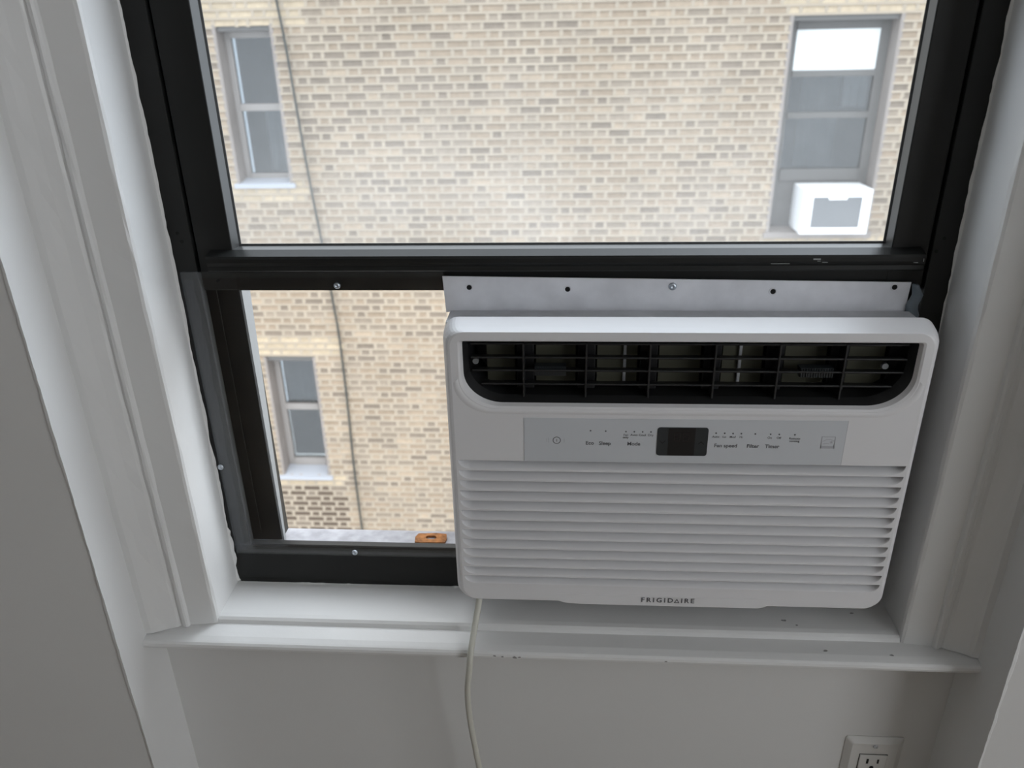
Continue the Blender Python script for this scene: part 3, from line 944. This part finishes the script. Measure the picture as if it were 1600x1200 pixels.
def brick_geo(L, x, z):
    """wedge-shaped face: the top edge sits back, the bottom edge stands proud"""
    h = BH/2; l = L/2
    yt, yb = D-.005, D-.015
    return [(x-l, yb, z-h), (x+l, yb, z-h), (x+l, D+.004, z-h), (x-l, D+.004, z-h), (x-l, yt, z+h), (x+l, yt, z+h), (x+l, D+.004, z+h), (x-l, D+.004, z+h)]


BF = ((0, 1, 5, 4), (4, 5, 6, 7), (3, 2, 1, 0), (1, 2, 6, 5), (0, 4, 7, 3))
rr = random.Random(21)
bricks = []
mv, mf = [], []


def mbox(x0, x1, y0, y1, z0, z1):
    b = len(mv)
    mv.extend(((x0, y0, z0), (x1, y0, z0), (x1, y1, z0), (x0, y1, z0), (x0, y0, z1), (x1, y0, z1), (x1, y1, z1), (x0, y1, z1)))
    for f in ((4, 5, 6, 7), (3, 2, 1, 0), (0, 1, 5, 4), (1, 2, 6, 5), (3, 0, 4, 7)): mf.append(tuple(b+i for i in f))


def clip(x0, x1, z0, z1):
    """pieces of a course left after cutting the openings out"""
    segs = [(x0, x1)]
    for a, b, c, d in WINS:
        if z1 > c+.012 and z0 < d-.012:
            ns = []
            for s, e in segs:
                if e <= a or s >= b: ns.append((s, e)); continue
                if s < a: ns.append((s, a))
                if e > b: ns.append((b, e))
            segs = ns
    return [(s, e) for s, e in segs if e-s > .012]


n0 = int((1.568-BZ1)/CO)-1
n1 = int((1.568-BZ0)/CO)+1
for n_ in range(n0, n1):
    z = 1.568-.008-n_*CO
    off = -.280 if n_ % 2 == 0 else -.1285
    k0 = int((BX0-off)/PX)-1; k1 = int((BX1-off)/PX)+2
    jit = rr.uniform(-.006, .006)
    for k in range(k0, k1):
        for L, xc in ((LS, off+k*PX+jit), (LH, off+(k+.5)*PX+jit)):
            xc += rr.uniform(-.002, .002)
            if xc-L/2 < BX0 or xc+L/2 > BX1: continue
            for s, e in clip(xc-L/2, xc+L/2, z-BH/2, z+BH/2):
                whole = (e-s) > L-.001
                bricks.append((whole, L, (s+e)/2, e-s, z+rr.uniform(-.001, .001), tint_at(xc, z, rr)))
            for s, e in clip(xc+L/2, xc+L/2+JW+.004, z-BH/2, z+BH/2):
                if e < BX1: mbox(s-.002, e, D-.0125, D+.004, z-CO/2, z+CO/2)
    for s, e in clip(BX0, BX1, z+BH/2, z+BH/2+BJ):
        mbox(s, e, D-.0165, D+.004, z+BH/2-.0005, z+BH/2+BJ)
me = bpy.data.meshes.new('mortar'); me.from_pydata(mv, [], mf); me.update()
link('mortar', me, M['mortar'], wo_)

# which whole bricks show largest: the nearest ones seen through the upper pane
vis = [b for b in bricks if b[0] and -2.75 < b[2] < 2.9 and -.25 < b[4] < 1.60]
vis.sort(key=lambda b: b[2]**2*.55+(b[4]-1.30)**2)
single = set(id(b) for b in vis[:298])
protos = {}
sv, sf, sc = [], [], []
for b in bricks:
    whole, L, xc, ln, z, t = b
    base = TINTS[t]
    if id(b) in single:
        q = rr.randrange(3)
        key = (L, t, q)
        if key not in protos:
            me = bpy.data.meshes.new('brick')
            me.from_pydata([(x, y-D, zz) for x, y, zz in brick_geo(L, 0, 0)], [], BF)
            a = me.color_attributes.new('tint', 'FLOAT_COLOR', 'POINT')
            f = (.93, 1.0, 1.07)[q]
            for i in range(8): a.data[i].color = (base[0]*f, base[1]*f, base[2]*f, 1)
            me.materials.append(M['brick']); me.update()
            protos[key] = me
        o = bpy.data.objects.new('brick', protos[key]); C.objects.link(o)
        o.parent = wo_; o.location = Vector((xc, D, z))-ORG[wo_]
    else:
        i0 = len(sv)
        sv.extend(brick_geo(ln, xc, z)); sf.extend(tuple(i0+i for i in f) for f in BF)
        f = rr.uniform(.9, 1.1)
        sc.extend([(base[0]*f, base[1]*f, base[2]*f, 1)]*8)
me = bpy.data.meshes.new('brickwork'); me.from_pydata(sv, [], sf); me.update()
a = me.color_attributes.new('tint', 'FLOAT_COLOR', 'POINT')
a.data.foreach_set('color', [c for q in sc for c in q])
o = link('brickwork', me, M['brick'], wo_); o['kind'] = 'stuff'


def far_window(name, q, label, rails, jamb_w, fr):
    """sash window set back in its opening: lined sides, frame, rails, panes, sloping sill"""
    a, b, c, d = q
    e = empty(name, ((a+b)/2, D, c)); tag(e, label, 'window', kind='structure')
    ya, yb = D+.02, D+.24
    obj('side_lining', bbox(a-.012, a+.02, ya-.035, yb, c, d, bev=.004), M['jamb'], e)
    obj('side_lining', bbox(b-.02, b+.012, ya-.035, yb, c, d, bev=.004), M['jamb'], e)
    obj('head_lining', bbox(a+.02, b-.02, ya-.01, yb, d-.05, d+.005, bev=.004), M['ext'], e)
    y0, y1 = D+.15, D+.20
    obj('frame_stile', bbox(a+.02, a+.02+jamb_w, y0, y1, c, d-.05, bev=.004), fr, e)
    obj('frame_stile', bbox(b-.02-jamb_w, b-.02, y0, y1, c, d-.05, bev=.004), fr, e)
    for z0, z1 in rails:
        obj('rail', bbox(a+.02+jamb_w, b-.02-jamb_w, y0-.01, y1, z0, z1, bev=.004), fr, e)
    zz = [r for r in rails]
    for (p0, p1), (r0, r1) in zip(zz[:-1], zz[1:]):
        lo_, hi_ = p1, r0
        obj('pane', boxes((a+.02+jamb_w, b-.02-jamb_w, D+.175, D+.180, lo_, hi_)), M['glassfar'], e)
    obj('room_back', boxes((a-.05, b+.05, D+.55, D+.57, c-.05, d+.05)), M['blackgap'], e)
    return e


def farglass():
    Mx = clear_material('opposite_glass', (.55, .58, .60, 1), 1.6)
    return Mx


M['glassfar'] = farglass()
q = WINS[0]
e = far_window('window_3', q, 'narrow hazy window at upper left of the opposite wall', [(.18, .25), (.79, .85), (1.38, 1.432)], .05, M['extlight'])
obj('stone_sill', swept([(D-.03, q[2]-.035), (D-.03, q[2]+.005), (D+.15, q[2]+.03), (D+.15, q[2]-.035)], 'x', q[0]-.03, q[1]+.03), M['sillstone'], e)
q = WINS[2]
e = far_window('window_4', q, 'narrow brown framed window below in the gap beside the air conditioner', [(-2.865, -2.74), (-2.16, -2.09), (-1.60, -1.552)], .06, M['extlight'])
obj('stone_sill', swept([(D-.045, q[2]-.035), (D-.045, q[2]+.0), (D+.15, q[2]+.045), (D+.15, q[2]-.035)], 'x', q[0]-.05, q[1]+.03), M['sillstone'], e)
q = WINS[1]
e = far_window('window_5', q, 'wide dark window with blind at upper right of the opposite wall', [(-.282, -.24), (.14, .24), (.66, .71), (.99, 1.04), (1.35, 1.414)], .075, M['ext'])
obj('filler_panel', boxes((q[0]+.095, q[1]-.095, D+.16, D+.19, -.24, .14)), M['ext'], e)
obj('brick_sill', swept([(D-.03, q[2]-.05), (D-.03, q[2]+.0), (D+.15, q[2]+.02), (D+.15, q[2]-.05)], 'x', q[0]-.03, q[1]+.03), M['jamb'], e)
tag(obj('roller_blind', bbox(q[0]+.10, q[1]-.10, D+.152, D+.166, 1.03, 1.352, bev=.002), M['blind'], origin=((q[0]+q[1])/2, D+.16, 1.03)), 'white roller blind half drawn in the upper right opposite window', 'blind')


def curtain(name, x0, x1, z0, z1, label, amp=.012, per=.09, mt=None):
    bm = bmesh.new(); n = 40
    A = []; B = []
    for i in range(n+1):
        x = x0+(x1-x0)*i/n; y = D+.23+amp*math.sin(2*math.pi*(x-x0)/per)
        A.append((x, y, z0)); B.append((x, y+.004, z1))
    loops(bm, [A, B], close=False)
    bmesh.ops.solidify(bm, geom=bm.faces[:], thickness=.003)
    tag(obj(name, bm, mt or M['curtain'], origin=((x0+x1)/2, D+.23, z0), smooth=True), label, 'curtain')


M['palecurtain'] = mat('pale_net_curtain', (.62, .63, .63, 1), .9, var=.12, vscale=6)
curtain('curtain', 2.02, 2.34, .25, .98, 'grey curtain hanging below the white blind in the opposite window')
curtain('curtain', 2.36, 2.56, .74, .985, 'short pale curtain end at the right of the opposite blind window', per=.07, mt=M['palecurtain'])
curtain('curtain', -2.68, -2.52, .26, .78, 'pale bundled curtain in the lower half of the upper left window', amp=.02, mt=M['palecurtain'])
curtain('curtain', -2.86, -2.50, -2.07, -1.61, 'grey curtain in the top half of the lower left window', amp=.006, per=.12)

# the neighbour's window unit
ax0, ax1, az0, az1 = 2.045, 2.600, -.262, .118
ay0, ay1 = D-.17, D+.20
un = empty('air_conditioner', ((ax0+ax1)/2, ay0, az0))
tag(un, 'white air conditioner with grey grille jutting from the opposite window', 'air conditioner')
obj('casing', bbox(ax0-.01, ax1, ay0+.012, ay1, az0, az1, bev=.008), M['unit'], un)
bm = bmesh.new()
o4 = [(ax0-.01, az0), (ax1, az0), (ax1, az1), (ax0-.01, az1)]
i4 = [(ax0+.075, az0+.055), (ax1-.075, az0+.055), (ax1-.075, az1-.065), (ax0+.075, az1-.065)]
loops(bm, [[(x, ay0+.014, z) for x, z in o4], [(x, ay0, z) for x, z in o4], [(x, ay0, z) for x, z in i4], [(x, ay0+.02, z) for x, z in i4]])
obj('rear_frame', bm, M['unit'], un)
obj('grille', boxes((ax0+.07, ax1-.07, ay0+.008, ay0+.013, az0+.05, az1-.06)), M['unitgrille'], un)
for k in range(16): obj('grille_wire', boxes((ax0+.075, ax1-.075, ay0+.004, ay0+.008, az0+.06+k*.016, az0+.064+k*.016)), M['unitgrille'], un)
obj('handle_tab', bbox(ax0+.20, ax1-.20, ay0-.004, ay0+.008, az1-.088, az1-.060, bev=.004), M['unit'], un)

# slack cable crossing in front of the opposite wall
bm = bmesh.new()
tube(bm, spline([(-2.46, D-.05, 3.4), (-2.40, D-.05, 2.4), (-2.344, D-.05, 1.657), (-2.315, D-.05, 1.296), (-2.286, D-.05, .708), (-2.250, D-.05, .104), (-2.216, D-.05, -.335), (-2.184, D-.05, -.828), (-2.160, D-.045, -1.317), (-2.162, D-.04, -2.084), (-2.172, D-.04, -2.724), (-2.161, D-.05, -3.532), (-2.13, D-.05, -4.6), (-2.11, D-.05, -6.98)], 4), .0105, 8)
tag(obj('hanging_cable', bm, M['cable'], origin=(-2.11, D-.05, -6.98), smooth=True), 'black cable hanging down the opposite brick wall', 'cable')

# courtyard floor
tag(obj('ground', boxes((-14, 16, .2, 16, GZA-.2, GZA)), M['ground']), 'concrete floor of the courtyard far below', 'ground', kind='structure')
